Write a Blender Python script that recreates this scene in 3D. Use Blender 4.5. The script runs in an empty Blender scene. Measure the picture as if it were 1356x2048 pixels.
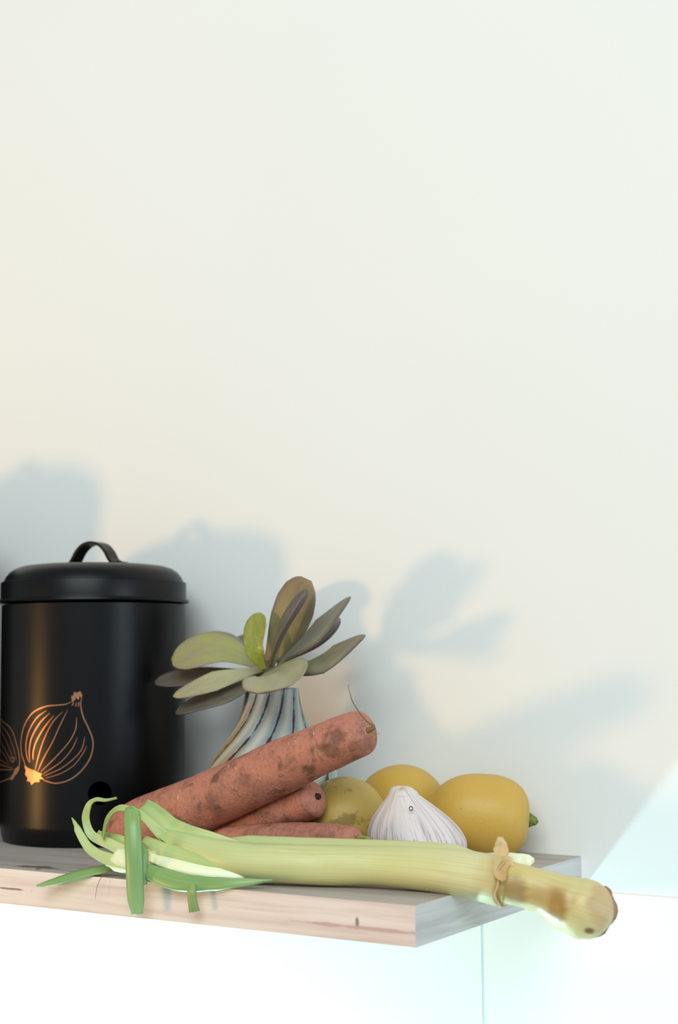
import bpy, math, random
from mathutils import Vector, Matrix, noise

# ------------------------------------------------------------------ camera, world, lights, exposure
scene = bpy.context.scene
COL = scene.collection
cam_data = bpy.data.cameras.new('camera')
cam = bpy.data.objects.new('camera', cam_data)
COL.objects.link(cam)
scene.camera = cam
CAM_LOC = (0.45118, -1.08314, 0.15168)
CAM_ROT = ((0.851988, 0.056992, 0.520450), (0.523505, -0.078190, -0.848427), (-0.007660, 0.995308, -0.096452))          # columns: right, up, back
cam.matrix_world = Matrix.Translation(CAM_LOC) @ Matrix(CAM_ROT).to_4x4()
cam_data.sensor_fit = 'HORIZONTAL'
cam_data.lens = 35.0
cam_data.sensor_width = 35.0 * 1356 / 3000.0
cam_data.clip_start = 0.01
cam_data.dof.use_dof = True
cam_data.dof.focus_distance = 1.065
cam_data.dof.aperture_fstop = 4.0

world = bpy.data.worlds.new('room_daylight')
scene.world = world
world.use_nodes = True
wbg = world.node_tree.nodes['Background']
wbg.inputs['Color'].default_value = (0.87, 0.985, 1.0, 1)
wbg.inputs['Strength'].default_value = 0.44

def point_light(name, loc, power, color, radius):
    l = bpy.data.lights.new(name, 'POINT')
    l.energy = power
    l.color = color
    l.shadow_soft_size = radius
    o = bpy.data.objects.new(name, l)
    o.location = loc
    COL.objects.link(o)
    return o

point_light('warm_room_lamp', (-1.22, -1.55, -0.10), 38, (1.0, 0.56, 0.19), 0.11)
point_light('cool_worktop_lamp', (-0.44, -0.22, -0.58), 24, (0.50, 0.94, 1.0), 0.035)

def area_light(name, loc, target, power, color, sx, sy):
    l = bpy.data.lights.new(name, 'AREA')
    l.shape = 'RECTANGLE'
    l.size = sx
    l.size_y = sy
    l.energy = power
    l.color = color
    o = bpy.data.objects.new(name, l)
    o.location = loc
    o.rotation_euler = (Vector(target) - Vector(loc)).to_track_quat('-Z', 'Y').to_euler()
    COL.objects.link(o)
    return o

# added high fill light, then daylight from a window to the right
area_light('added_high_fill', (1.3, -3.6, 2.6), (-0.2, -0.1, 0.2), 132, (0.87, 0.985, 1.0), 3.0, 2.2)
area_light('side_window_daylight', (2.7, -0.8, 0.6), (0.0, -0.15, 0.05), 20, (0.74, 0.89, 1.0), 1.0, 1.1)

vs = scene.view_settings
vs.view_transform = 'Standard'
vs.look = 'None'
vs.exposure = 0.0
vs.gamma = 1.0
vs.use_curve_mapping = False

# ------------------------------------------------------------------ helpers
def srgb(r, g, b):
    f = lambda c: (c / 255 / 12.92) if c / 255 <= 0.04045 else ((c / 255 + 0.055) / 1.055) ** 2.4
    return (f(r), f(g), f(b), 1.0)

class G:
    """small node-graph builder"""
    def __init__(self, name):
        self.m = bpy.data.materials.new(name)
        self.m.use_nodes = True
        self.t = self.m.node_tree
        self.b = self.t.nodes['Principled BSDF']
    def n(self, typ, props=None, **inp):
        nd = self.t.nodes.new(typ)
        for k, v in (props or {}).items():
            setattr(nd, k, v)
        for k, v in inp.items():
            self.set(nd.inputs[k.replace('_', ' ')], v)
        return nd
    def set(self, sock, v):
        if isinstance(v, bpy.types.NodeSocket):
            self.t.links.new(v, sock)
        else:
            sock.default_value = v
    def math(self, op, a, b=0.0, clamp=False):
        nd = self.t.nodes.new('ShaderNodeMath')
        nd.operation = op
        nd.use_clamp = clamp
        self.set(nd.inputs[0], a)
        self.set(nd.inputs[1], b)
        return nd.outputs[0]
    def mix(self, fac, a, b, mode='MIX'):
        nd = self.t.nodes.new('ShaderNodeMix')
        nd.data_type = 'RGBA'
        nd.blend_type = mode
        self.set(nd.inputs[0], fac)
        self.set(nd.inputs[6], a)
        self.set(nd.inputs[7], b)
        return nd.outputs[2]
    def ramp(self, fac, stops):
        nd = self.t.nodes.new('ShaderNodeValToRGB')
        self.set(nd.inputs[0], fac)
        el = nd.color_ramp.elements
        while len(el) < len(stops):
            el.new(0.5)
        for e, (p, c) in zip(el, stops):
            e.position = p
            e.color = c if len(c) == 4 else (*c, 1)
        return nd.outputs[0]
    def step(self, v, lo, hi):
        nd = self.t.nodes.new('ShaderNodeMapRange')
        nd.interpolation_type = 'SMOOTHSTEP'
        self.set(nd.inputs[0], v)
        nd.inputs[1].default_value = lo
        nd.inputs[2].default_value = hi
        return nd.outputs[0]
    def attr(self, name):
        return self.n('ShaderNodeAttribute', {'attribute_name': name})
    def obj(self):
        return self.n('ShaderNodeTexCoord').outputs['Object']
    def scale(self, v, s, loc=(0, 0, 0), rot=(0, 0, 0)):
        return self.n('ShaderNodeMapping', None, Vector=v, Scale=s, Location=loc, Rotation=rot).outputs[0]
    def noise(self, v, s=1.0, detail=3.0, rough=0.55, dist=0.0):
        return self.n('ShaderNodeTexNoise', None, Vector=v, Scale=s, Detail=detail, Roughness=rough, Distortion=dist).outputs[0]
    def mark(self, c, o, ctr, half, col, k, nd, wob=2.2):
        d = self.n('ShaderNodeVectorMath', {'operation': 'SUBTRACT'})
        self.set(d.inputs[0], o)
        d.inputs[1].default_value = ctr
        e = self.n('ShaderNodeVectorMath', {'operation': 'DIVIDE'})
        self.set(e.inputs[0], d.outputs[0])
        e.inputs[1].default_value = half
        ln = self.n('ShaderNodeVectorMath', {'operation': 'LENGTH'})
        self.set(ln.inputs[0], e.outputs[0])
        dd = self.math('ADD', ln.outputs['Value'], self.math('MULTIPLY', self.math('SUBTRACT', nd, 0.5), wob))
        return self.mix(self.math('MULTIPLY', self.math('SUBTRACT', 1.0, self.step(dd, 0.45, 1.15)), k), c, col)
    def bump(self, h, strength=0.3, dist=0.001):
        nd = self.n('ShaderNodeBump', None, Height=h, Strength=strength, Distance=dist)
        self.t.links.new(nd.outputs[0], self.b.inputs['Normal'])
    def out(self, color=None, **kw):
        if color is not None:
            self.set(self.b.inputs['Base Color'], color)
        for k, v in kw.items():
            self.set(self.b.inputs[k.replace('_', ' ')], v)
        return self.m

def thing(name, label, cat, loc, group=None):
    o = bpy.data.objects.new(name, None)
    o.empty_display_size = 0.02
    o.location = loc
    COL.objects.link(o)
    tag(o, label, cat, group)
    return o

def tag(o, label, cat=None, group=None):
    o['label'] = label
    if cat:
        o['category'] = cat
    if group:
        o['group'] = group
    return o

def mesh(name, verts, faces, mat, parent=None, pc=None, pv=None, extra=None, smooth=True, origin=None, sharp=None):
    """verts in world coordinates; stored relative to the parent chain's origin"""
    off = Vector((0, 0, 0))
    p = parent
    while p is not None:
        off += p.location
        p = p.parent
    if origin is not None:
        off = Vector(origin)
    me = bpy.data.meshes.new(name)
    me.from_pydata([tuple(Vector(v) - off) for v in verts], [], faces)
    me.update()
    if smooth:
        me.shade_smooth()
    if sharp:
        me.set_sharp_from_angle(angle=math.radians(sharp))
    if pc is not None:
        a = me.attributes.new('pc', 'FLOAT_VECTOR', 'POINT')
        a.data.foreach_set('vector', [c for v in pc for c in v])
    if pv is not None:
        a = me.attributes.new('pv', 'FLOAT', 'POINT')
        a.data.foreach_set('value', list(pv))
    for k, vals in (extra or {}).items():
        a = me.attributes.new(k, 'FLOAT', 'POINT')
        a.data.foreach_set('value', list(vals))
    me.materials.append(mat)
    o = bpy.data.objects.new(name, me)
    COL.objects.link(o)
    if parent is not None:
        o.parent = parent
    elif origin is not None:
        o.location = origin
    return o

def dense(u):
    return 0.5 - 0.5 * math.cos(math.pi * u)

def catmull(pts, m, ends=False):
    """resample a polyline of tuples (any dimension) smoothly to m points"""
    n = len(pts)
    out = []
    for i in range(m):
        t = (dense(i / (m - 1)) if ends else i / (m - 1)) * (n - 1)
        k = min(int(t), n - 2)
        f = t - k
        p1, p2 = pts[k], pts[k + 1]
        p0 = pts[k - 1] if k > 0 else tuple(2 * a - b for a, b in zip(p1, p2))
        p3 = pts[k + 2] if k + 2 < n else tuple(2 * b - a for a, b in zip(p1, p2))
        out.append(tuple(0.5 * (2 * b + (c - a) * f + (2 * a - 5 * b + 4 * c - d) * f * f + (3 * b - a - 3 * c + d) * f ** 3)
                         for a, b, c, d in zip(p0, p1, p2, p3)))
    return out

def sweep(pts, section, n=20, m=40, hint=(0, 0, 1), hints=None, ends=False):
    """sweep section(v, phi) -> (side, normal) along a spine; returns verts, faces, pc, pv"""
    P = [Vector(p) for p in catmull([tuple(p) for p in pts], m, ends)]
    H = [Vector(h) for h in catmull([tuple(h) for h in hints], m, ends)] if hints else [Vector(hint)] * m
    vs_, pc, pv = [], [], []
    for i in range(m):
        t = (P[min(i + 1, m - 1)] - P[max(i - 1, 0)]).normalized()
        s = t.cross(H[i]).normalized()
        u = s.cross(t).normalized()
        v = dense(i / (m - 1)) if ends else i / (m - 1)
        for j in range(n):
            ph = 2 * math.pi * j / n
            a, b = section(v, ph)
            vs_.append(P[i] + s * a + u * b)
            pc.append((math.cos(ph), math.sin(ph), v))
            pv.append(v)
    fs = []
    for i in range(m - 1):
        for j in range(n):
            a = i * n + j
            b = i * n + (j + 1) % n
            fs.append((a, b, b + n, a + n))
    fs.append(tuple(reversed(range(n))))
    fs.append(tuple(range((m - 1) * n, m * n)))
    return vs_, fs, pc, pv

def interp(table, v):
    for (x0, y0), (x1, y1) in zip(table, table[1:]):
        if v <= x1:
            f = (v - x0) / (x1 - x0) if x1 > x0 else 0
            f = f * f * (3 - 2 * f)
            return y0 + (y1 - y0) * f
    return table[-1][1]

def lin(table, v):
    for (x0, y0), (x1, y1) in zip(table, table[1:]):
        if v <= x1:
            return y0 + (y1 - y0) * ((v - x0) / (x1 - x0) if x1 > x0 else 0)
    return table[-1][1]

def tube(name, pts, radii, mat, parent, n=16, m=40, hint=(0, 0, 1), squash=1.0, wob=0.0, seed=0):
    rt = [(i / (len(radii) - 1), r) for i, r in enumerate(radii)]
    def sec(v, ph):
        r = interp(rt, v)
        if wob:
            r *= 1 + wob * noise.noise(Vector((math.cos(ph) * 1.2 + seed, math.sin(ph) * 1.2, v * 9)))
        return r * math.cos(ph), r * squash * math.sin(ph)
    v, f, pc, pv = sweep(pts, sec, n, m, hint)
    return mesh(name, v, f, mat, parent, pc, pv)

def ribbon(name, pts, widths, mat, parent, hint=(0, 0, 1), hints=None, th=0.0008, cup=0.0, n=14, m=44, ruffle=0.0, seed=0.0):
    wt = [(i / (len(widths) - 1), w) for i, w in enumerate(widths)]
    def sec(v, ph):
        w = interp(wt, v)
        s = math.cos(ph)
        r = ruffle * noise.noise(Vector((s * 1.5 + seed, v * 7, seed))) if ruffle else 0
        return w * s, math.sin(ph) * th + cup * w * s * s + r
    v, f, pc, pv = sweep(pts, sec, n, m, hint, hints)
    return mesh(name, v, f, mat, parent, pc, pv)

def lathe(name, prof, mat, parent, center, n=96, rfun=None):
    """prof: list of (r, z); closed to the axis at both ends when r == 0"""
    cx, cy, cz = center
    vs_, fs, pc, pv = [], [], [], []
    L = len(prof)
    for i, (r, z) in enumerate(prof):
        for j in range(n):
            a = 2 * math.pi * j / n
            rr = r * (rfun(a, z, i / (L - 1)) if rfun else 1)
            vs_.append((cx + rr * math.cos(a), cy + rr * math.sin(a), cz + z))
            pc.append((math.cos(a), math.sin(a), i / (L - 1)))
            pv.append(z)
    for i in range(L - 1):
        for j in range(n):
            a = i * n + j
            b = i * n + (j + 1) % n
            fs.append((a, b, b + n, a + n))
    if prof[0][0] > 1e-6:
        fs.append(tuple(reversed(range(n))))
    if prof[-1][0] > 1e-6:
        fs.append(tuple(range((L - 1) * n, L * n)))
    return mesh(name, vs_, fs, mat, parent, pc, pv, sharp=35)

def box(name, lo, hi, mat, parent=None, bevel=0.0, origin=None):
    x0, y0, z0 = lo
    x1, y1, z1 = hi
    v = [(x0, y0, z0), (x1, y0, z0), (x1, y1, z0), (x0, y1, z0), (x0, y0, z1), (x1, y0, z1), (x1, y1, z1), (x0, y1, z1)]
    f = [(0, 3, 2, 1), (4, 5, 6, 7), (0, 1, 5, 4), (1, 2, 6, 5), (2, 3, 7, 6), (3, 0, 4, 7)]
    o = mesh(name, v, f, mat, parent, smooth=False, origin=origin)
    if bevel:
        b = o.modifiers.new('bevel', 'BEVEL')
        b.width = bevel
        b.segments = 3
        b.limit_method = 'ANGLE'
    return o

# ------------------------------------------------------------------ materials
def m_wall():
    g = G('painted_wall')
    o = g.obj()
    c = g.mix(g.noise(o, 3.0, 2), srgb(236, 235, 231), srgb(231, 231, 228))
    g.bump(g.noise(o, 420.0, 3), 0.10, 0.0006)
    return g.out(c, Roughness=0.9)

def m_panel():
    g = G('gloss_white_panel')
    return g.out(srgb(238, 239, 236), Roughness=0.55, Specular_IOR_Level=0.2)

def m_wood(name, axis, dark, mid, light, marks):
    """whitewashed laminate; grain runs along the axis, marks are printed knots and cracks (centre, half sizes, strength)"""
    g = G(name)
    o = g.obj()
    s = {'x': (3.0, 55, 55), 'y': (55, 4.0, 55)}[axis]
    s2 = {'x': (9.0, 240, 240), 'y': (240, 12.0, 240)}[axis]
    n1 = g.noise(g.scale(o, s), 1.0, 4, 0.6, 0.6)
    n2 = g.noise(g.scale(o, s2), 1.0, 3, 0.6)
    n3 = g.noise(g.scale(o, (14, 14, 14)), 1.0, 2)
    c = g.ramp(n1, [(0.28, dark), (0.5, mid), (0.72, light)])
    c = g.mix(g.math('MULTIPLY', g.step(n2, 0.52, 0.70), 0.45), c, dark)
    c = g.mix(g.math('MULTIPLY', n3, 0.35), c, light)
    nd = g.noise(o, 90.0, 3)
    for ctr, half, col, k in marks:
        c = g.mark(c, o, ctr, half, col, k, nd)
    g.bump(n2, 0.15, 0.0003)
    return g.out(c, Roughness=0.6)

def m_black():
    g = G('black_satin_enamel')
    o = g.obj()
    g.bump(g.noise(o, 900.0, 2), 0.06, 0.0002)
    return g.out(srgb(2, 3, 6), Roughness=0.35, Specular_IOR_Level=0.25)

def m_copper():
    g = G('copper_print')
    return g.out(srgb(176, 126, 96), Metallic=0.9, Roughness=0.36)

def m_plain(name, c, rough=0.6):
    g = G(name)
    return g.out(c, Roughness=rough)

def m_glaze():
    g = G('ribbed_glaze')
    o = g.obj()
    gr = g.attr('groove').outputs['Fac']
    n = g.noise(o, 130.0, 4, 0.65)
    n2 = g.noise(o, 40.0, 3)
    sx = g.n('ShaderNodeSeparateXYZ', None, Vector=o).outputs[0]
    side = g.step(g.math('ADD', sx, g.math('MULTIPLY', g.math('SUBTRACT', n2, 0.5), 0.03)), -0.022, 0.008)  # warm lamp light on the left side painted into the glaze as tan
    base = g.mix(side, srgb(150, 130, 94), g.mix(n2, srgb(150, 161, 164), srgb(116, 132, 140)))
    pale = g.mix(g.step(g.attr('crest').outputs['Fac'], 0.3, 1.0), base, srgb(180, 177, 163))
    k = g.step(g.math('ADD', gr, g.math('MULTIPLY', g.math('SUBTRACT', n, 0.5), 0.60)), 0.84, 0.92)
    c = g.mix(k, pale, srgb(62, 36, 26))
    g.bump(n, 0.12, 0.0006)
    return g.out(c, Roughness=0.42)

def m_leaf(name, green, dull, purple, kp):
    g = G(name)
    pc = g.n('ShaderNodeSeparateXYZ', None, Vector=g.attr('pc').outputs['Vector'])
    o = g.obj()
    n = g.noise(g.scale(g.attr('pc').outputs['Vector'], (1.4, 0.6, 3.0)), 2.2, 4, 0.6)
    n2 = g.noise(o, 180.0, 3)
    edge = g.step(g.math('ABSOLUTE', pc.outputs[0]), 0.72, 1.0)
    tip = g.step(pc.outputs[2], 0.45, 1.0)
    f = g.math('ADD', g.math('MULTIPLY', tip, 0.5), g.math('MULTIPLY', edge, 0.55))
    f = g.math('MULTIPLY', g.math('ADD', f, g.math('MULTIPLY', g.math('SUBTRACT', n, 0.4), 0.9)), kp, True)
    c = g.mix(g.step(n, 0.35, 0.7), green, dull)
    c = g.mix(f, c, purple)
    und = g.step(pc.outputs[1], 0.05, -0.25)
    c = g.mix(g.math('MULTIPLY', und, 0.55), c, purple)
    c = g.mix(g.math('MULTIPLY', g.step(n2, 0.6, 0.8), 0.2), c, srgb(150, 142, 120))
    g.bump(n2, 0.1, 0.0005)
    return g.out(c, Roughness=0.33)

def m_carrot(seed, marks=()):
    g = G('unwashed_carrot_skin')
    o = g.scale(g.obj(), (1, 1, 1), (seed, seed * 0.7, 0))
    pc = g.attr('pc').outputs['Vector']
    n1 = g.noise(o, 28.0, 4, 0.6)
    n2 = g.noise(o, 75.0, 4, 0.65, 0.4)
    n3 = g.noise(o, 420.0, 3, 0.6)
    n4 = g.noise(g.scale(pc, (2.2, 2.2, 75), (seed, 0, seed)), 1.0, 2)
    c = g.mix(n1, srgb(196, 130, 106), srgb(158, 98, 80))
    c = g.mix(g.math('MULTIPLY', g.step(n3, 0.45, 0.72), 0.45), c, srgb(132, 84, 68))
    c = g.mix(g.math('MULTIPLY', g.step(n2, 0.48, 0.74), 0.72), c, srgb(78, 50, 40))
    c = g.mix(g.math('MULTIPLY', g.step(n1, 0.58, 0.72), 0.45), c, srgb(98, 62, 50))
    c = g.mix(g.math('MULTIPLY', g.step(n4, 0.68, 0.74), 0.5), c, srgb(222, 168, 140))
    nd = g.noise(o, 110.0, 4, 0.65)
    for ctr, half, k in marks:
        c = g.mark(c, g.obj(), ctr, half, srgb(80, 52, 40), k * 0.8, nd, 1.7)
    h = g.math('ADD', g.math('MULTIPLY', n3, 0.5), g.math('SUBTRACT', n2, g.math('MULTIPLY', g.step(n4, 0.60, 0.72), 0.5)))
    g.bump(h, 0.7, 0.0016)
    return g.out(c, Roughness=0.72)

def m_lemon(name, ca, cb, scab, at=None):
    g = G(name)
    o = g.obj()
    n1 = g.noise(o, 22.0, 3)
    n2 = g.noise(o, 520.0, 2)
    c = g.mix(n1, ca, cb)
    if scab:
        n3 = g.noise(o, 62.0, 5, 0.7)
        c = g.mix(g.math('MULTIPLY', g.step(n3, 0.56, 0.68), 0.75), c, srgb(120, 88, 40))
    if at:
        nd = g.noise(o, 150.0, 4, 0.7)
        for w_, half in at[1]:
            c = g.mark(c, o, tuple(Vector(w_) - Vector(at[0])), half, srgb(112, 84, 40), 0.6, nd, 3.2)
    n5 = g.noise(o, 260.0, 1)
    c = g.mix(g.math('MULTIPLY', g.step(n5, 0.74, 0.80), 0.4), c, srgb(126, 100, 50))
    g.bump(g.math('ADD', n2, g.math('MULTIPLY', n1, 0.6)), 0.22, 0.0009)
    return g.out(c, Roughness=0.48)

def m_garlic():
    g = G('garlic_skin')
    pc = g.attr('pc').outputs['Vector']
    sp = g.n('ShaderNodeSeparateXYZ', None, Vector=pc)
    s1 = g.noise(g.scale(pc, (9, 9, 1.4)), 1.0, 3, 0.6)
    s2 = g.noise(g.scale(pc, (24, 24, 5.0)), 1.0, 3, 0.65)
    s3 = g.noise(g.scale(pc, (3, 3, 1.0)), 1.0, 2)
    c = g.mix(s3, srgb(226, 216, 212), srgb(206, 192, 190))
    c = g.mix(g.math('MULTIPLY', g.step(s1, 0.50, 0.66), 0.6), c, srgb(160, 132, 134))
    low = g.math('SUBTRACT', 1.0, g.step(sp.outputs[2], 0.34, 0.60))
    c = g.mix(g.math('MULTIPLY', g.math('MULTIPLY', g.step(s2, 0.55, 0.64), low), 0.85), c, srgb(104, 76, 88))
    top = g.step(sp.outputs[2], 0.8, 0.97)
    c = g.mix(g.math('MULTIPLY', top, 0.45), c, srgb(206, 184, 150))
    g.bump(s1, 0.25, 0.0012)
    return g.out(c, Roughness=0.5)

def m_leek(name, stops, streak, kstreak, rough=0.38, blotch=None, marks=()):
    """colour along the length from stops, fine fibre streaks lengthwise"""
    g = G(name)
    pc = g.attr('pc').outputs['Vector']
    pv = g.attr('pv').outputs['Fac']
    s1 = g.noise(g.scale(pc, (7, 7, 0.9)), 1.0, 3, 0.6)
    s2 = g.noise(g.scale(pc, (18, 18, 1.6)), 1.0, 2, 0.6)
    w = g.math('ADD', pv, g.math('MULTIPLY', g.math('SUBTRACT', s1, 0.5), 0.10))
    c = g.ramp(w, stops)
    c = g.mix(g.math('MULTIPLY', g.step(s2, 0.50, 0.68), kstreak), c, streak)
    if blotch:
        n = g.noise(g.scale(pc, (1.4, 1.4, 9.0)), 1.0, 4, 0.6)
        c = g.mix(g.math('MULTIPLY', g.step(n, 0.58, 0.72), blotch[1]), c, blotch[0])
    if marks:
        o = g.obj()
        nd = g.noise(g.scale(o, (40, 90, 160)), 1.0, 3)
        for w_, half, col, k in marks:
            c = g.mark(c, o, tuple(Vector(w_) - Vector(LEEK_AT)), half, col, k, nd, 0.9)
    g.bump(s2, 0.12, 0.0006)
    return g.out(c, Roughness=rough)

# ------------------------------------------------------------------ the setting: wall with two gloss panels under the shelf
M_WALL = m_wall()
wall = box('wall_back', (-2.4, 0.0, -1.2), (1.8, 0.1, 2.0), M_WALL)
wall['kind'] = 'structure'
M_PANEL = m_panel()
box('wall_panel', (-1.40, -0.0006, -0.95), (-0.0851, 0.0, -0.0262), M_PANEL, wall)
box('wall_panel', (-0.0829, -0.0006, -0.95), (1.25, 0.0, -0.0262), M_PANEL, wall)
box('panel_joint', (-0.0851, -0.0004, -0.95), (-0.0829, 0.0, -0.0262), m_plain('joint_sealant', srgb(204, 220, 224), 0.6), wall)

# ------------------------------------------------------------------ shelf board
SD = 0.2612
M_TOP = m_wood('shelf_top_laminate', 'x', srgb(136, 122, 114), srgb(170, 158, 150), srgb(186, 175, 167),
               [((-0.325, -0.243, 0.0), (0.022, 0.006, 0.01), srgb(70, 54, 50), 0.8),
                ((-0.318, -0.251, 0.0), (0.003, 0.003, 0.01), srgb(30, 24, 24), 0.9)])
M_FRONT = m_wood('shelf_front_edge_band', 'x', srgb(190, 160, 150), srgb(224, 206, 196), srgb(230, 218, 208),
                 [((-0.042, -SD, -0.0125), (0.0016, 0.01, 0.0036), srgb(110, 88, 84), 0.8),
                  ((-0.03, -SD, -0.0165), (0.06, 0.01, 0.0012), srgb(176, 132, 124), 0.6),
                  ((-0.34, -SD, -0.0140), (0.02, 0.01, 0.0009), srgb(120, 70, 58), 0.8)])
M_END = m_wood('shelf_end_edge_band', 'y', srgb(140, 140, 142), srgb(190, 190, 190), srgb(208, 208, 206),
               [((0.0, -0.015, -0.0150), (0.01, 0.010, 0.0012), srgb(20, 18, 18), 0.95),
                ((0.0, -0.065, -0.0080), (0.01, 0.014, 0.0060), srgb(120, 118, 120), 0.7),
                ((0.0, -0.16, -0.0110), (0.01, 0.014, 0.0013), srgb(74, 70, 70), 0.8)])
shelf = thing('floating_shelf', 'whitewashed wood laminate shelf board on the wall carrying the vegetables', 'shelf', (-0.65, -SD / 2, -0.025))
box('board', (-1.30, -SD + 0.0006, -0.025), (-0.0006, -0.0002, 0.0), M_TOP, shelf, 0.0)
fb = box('edge_band', (-1.30, -SD, -0.025), (-0.0006, -SD + 0.0006, 0.0), M_FRONT, shelf)
eb = box('edge_band', (-0.0006, -SD, -0.025), (0.0, -0.0002, 0.0), M_END, shelf)
for o_, lab in ((fb, 'pinkish wood grain edge band along the front'), (eb, 'grey wood grain edge band on the cut end')):
    o_['label'] = lab
# marks are given in world coordinates: move the textures' origin to the world origin
for o_ in shelf.children:
    for v_ in o_.data.vertices:
        v_.co += shelf.location
    o_.location = -shelf.location

# ------------------------------------------------------------------ canisters
M_BLACK = m_black()
M_COPPER = m_copper()
M_HOLE = m_plain('vent_painted_dark', (0.0, 0.0, 0.0, 1), 0.9)  # black disc painted in place of the shade inside the vent opening
M_HOLE.node_tree.nodes['Principled BSDF'].inputs['Specular IOR Level'].default_value = 0.0
RB = 0.0785
def strip_on_cylinder(center, lines, r, mat, parent, name):
    """lines: list of (points (theta, z), width) laid flat on the cylinder wall; one printed mesh"""
    vs_, fs = [], []
    for pts, w in lines:
        P = catmull(pts, max(8, len(pts) * 5))
        k0 = len(vs_)
        for i, (t, z) in enumerate(P):
            a = P[max(i - 1, 0)]
            b = P[min(i + 1, len(P) - 1)]
            dx, dz = (b[0] - a[0]) * r, b[1] - a[1]
            L = math.hypot(dx, dz) or 1e-9
            ends = min(1, 0.35 + 4 * min(i, len(P) - 1 - i) / len(P))
            nx, nz = -dz / L * w * ends / 2, dx / L * w * ends / 2
            for sg in (1, -1):
                tt = t + sg * nx / r
                vs_.append((center[0] + r * math.cos(tt), center[1] + r * math.sin(tt), center[2] + z + sg * nz))
        for i in range(len(P) - 1):
            a = k0 + 2 * i
            fs.append((a, a + 1, a + 3, a + 2))
    return mesh(name, vs_, fs, mat, parent)

def blob_on_cylinder(center, poly, r, mat, parent, name):
    cx = sum(p[0] for p in poly) / len(poly)
    cz = sum(p[1] for p in poly) / len(poly)
    pts = [(cx, cz)] + list(poly)
    v = [(center[0] + r * math.cos(t), center[1] + r * math.sin(t), center[2] + z) for t, z in pts]
    f = [(0, i + 1, (i + 1) % len(poly) + 1) for i in range(len(poly))]
    return mesh(name, v, f, mat, parent)

ONION = [
 ([(-1.0786, 0.1178), (-1.1474, 0.1155), (-1.2541, 0.1147), (-1.3665, 0.1137), (-1.5193, 0.1089), (-1.6323, 0.0995), (-1.6877, 0.0881), (-1.6847, 0.0762), (-1.6374, 0.0684), (-1.6003, 0.0632)], 0.0010),
 ([(-0.9725, 0.1228), (-0.9868, 0.1156), (-0.9622, 0.1057), (-0.8993, 0.0951), (-0.8582, 0.0846), (-0.8836, 0.0728), (-0.9708, 0.0625), (-1.0880, 0.0553), (-1.2271, 0.0522), (-1.3472, 0.0537), (-1.4059, 0.0560)], 0.0010),
 ([(-1.3563, 0.1104), (-1.4756, 0.1043), (-1.5766, 0.0936), (-1.6165, 0.0830), (-1.6026, 0.0737), (-1.5620, 0.0679)], 0.0010),
 ([(-1.3179, 0.1084), (-1.4336, 0.1004), (-1.5371, 0.0884), (-1.5686, 0.0778), (-1.5554, 0.0686)], 0.0011),
 ([(-1.2712, 0.1064), (-1.3832, 0.0965), (-1.4824, 0.0845), (-1.5170, 0.0752), (-1.5118, 0.0706)], 0.0011),
 ([(-1.1729, 0.1097), (-1.2887, 0.1005), (-1.3816, 0.0873), (-1.4394, 0.0754), (-1.4888, 0.0621)], 0.0008),
 ([(-1.1207, 0.1110), (-1.1980, 0.0992), (-1.2863, 0.0847), (-1.3792, 0.0728), (-1.4533, 0.0616)], 0.0008),
 ([(-1.0261, 0.1051), (-1.0384, 0.0952), (-1.1088, 0.0848), (-1.2480, 0.0729), (-1.4167, 0.0610)], 0.0008),
 ([(-1.0191, 0.0887), (-1.0739, 0.0795), (-1.1938, 0.0690), (-1.3965, 0.0590)], 0.0007),
 ([(-0.9404, 0.0899), (-0.9727, 0.0795), (-1.0559, 0.0717), (-1.1931, 0.0638), (-1.3767, 0.0578)], 0.0007),
 ([(-0.9229, 0.0820), (-0.9639, 0.0755), (-1.0553, 0.0664), (-1.1926, 0.0599), (-1.3571, 0.0561)], 0.0006),
 ([(-1.0275, 0.1169), (-1.0406, 0.1136)], 0.0008), ([(-1.0039, 0.1175), (-1.0102, 0.1133)], 0.0008), ([(-1.0580, 0.1169), (-1.0782, 0.1143)], 0.0008)]
ONION_ROOT = [(-1.6368, 0.0657), (-1.5543, 0.0633), (-1.4887, 0.0619), (-1.4367, 0.0603), (-1.4006, 0.0597), (-1.4160, 0.0573), (-1.3803, 0.0558), (-1.4357, 0.0549), (-1.4253, 0.0531), (-1.4870, 0.0527), (-1.5361, 0.0502), (-1.5499, 0.0528), (-1.5981, 0.0533), (-1.5823, 0.0556), (-1.6230, 0.0585), (-1.6118, 0.0618)]
ONION_TOP = [(-1.0785, 0.1169), (-1.0860, 0.1222), (-1.0621, 0.1228), (-1.0590, 0.1255), (-1.0284, 0.1247), (-0.9947, 0.1260), (-0.9777, 0.1241), (-0.9722, 0.1202), (-0.9942, 0.1215), (-1.0142, 0.1189), (-1.0313, 0.1209), (-1.0531, 0.1182)]
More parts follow.
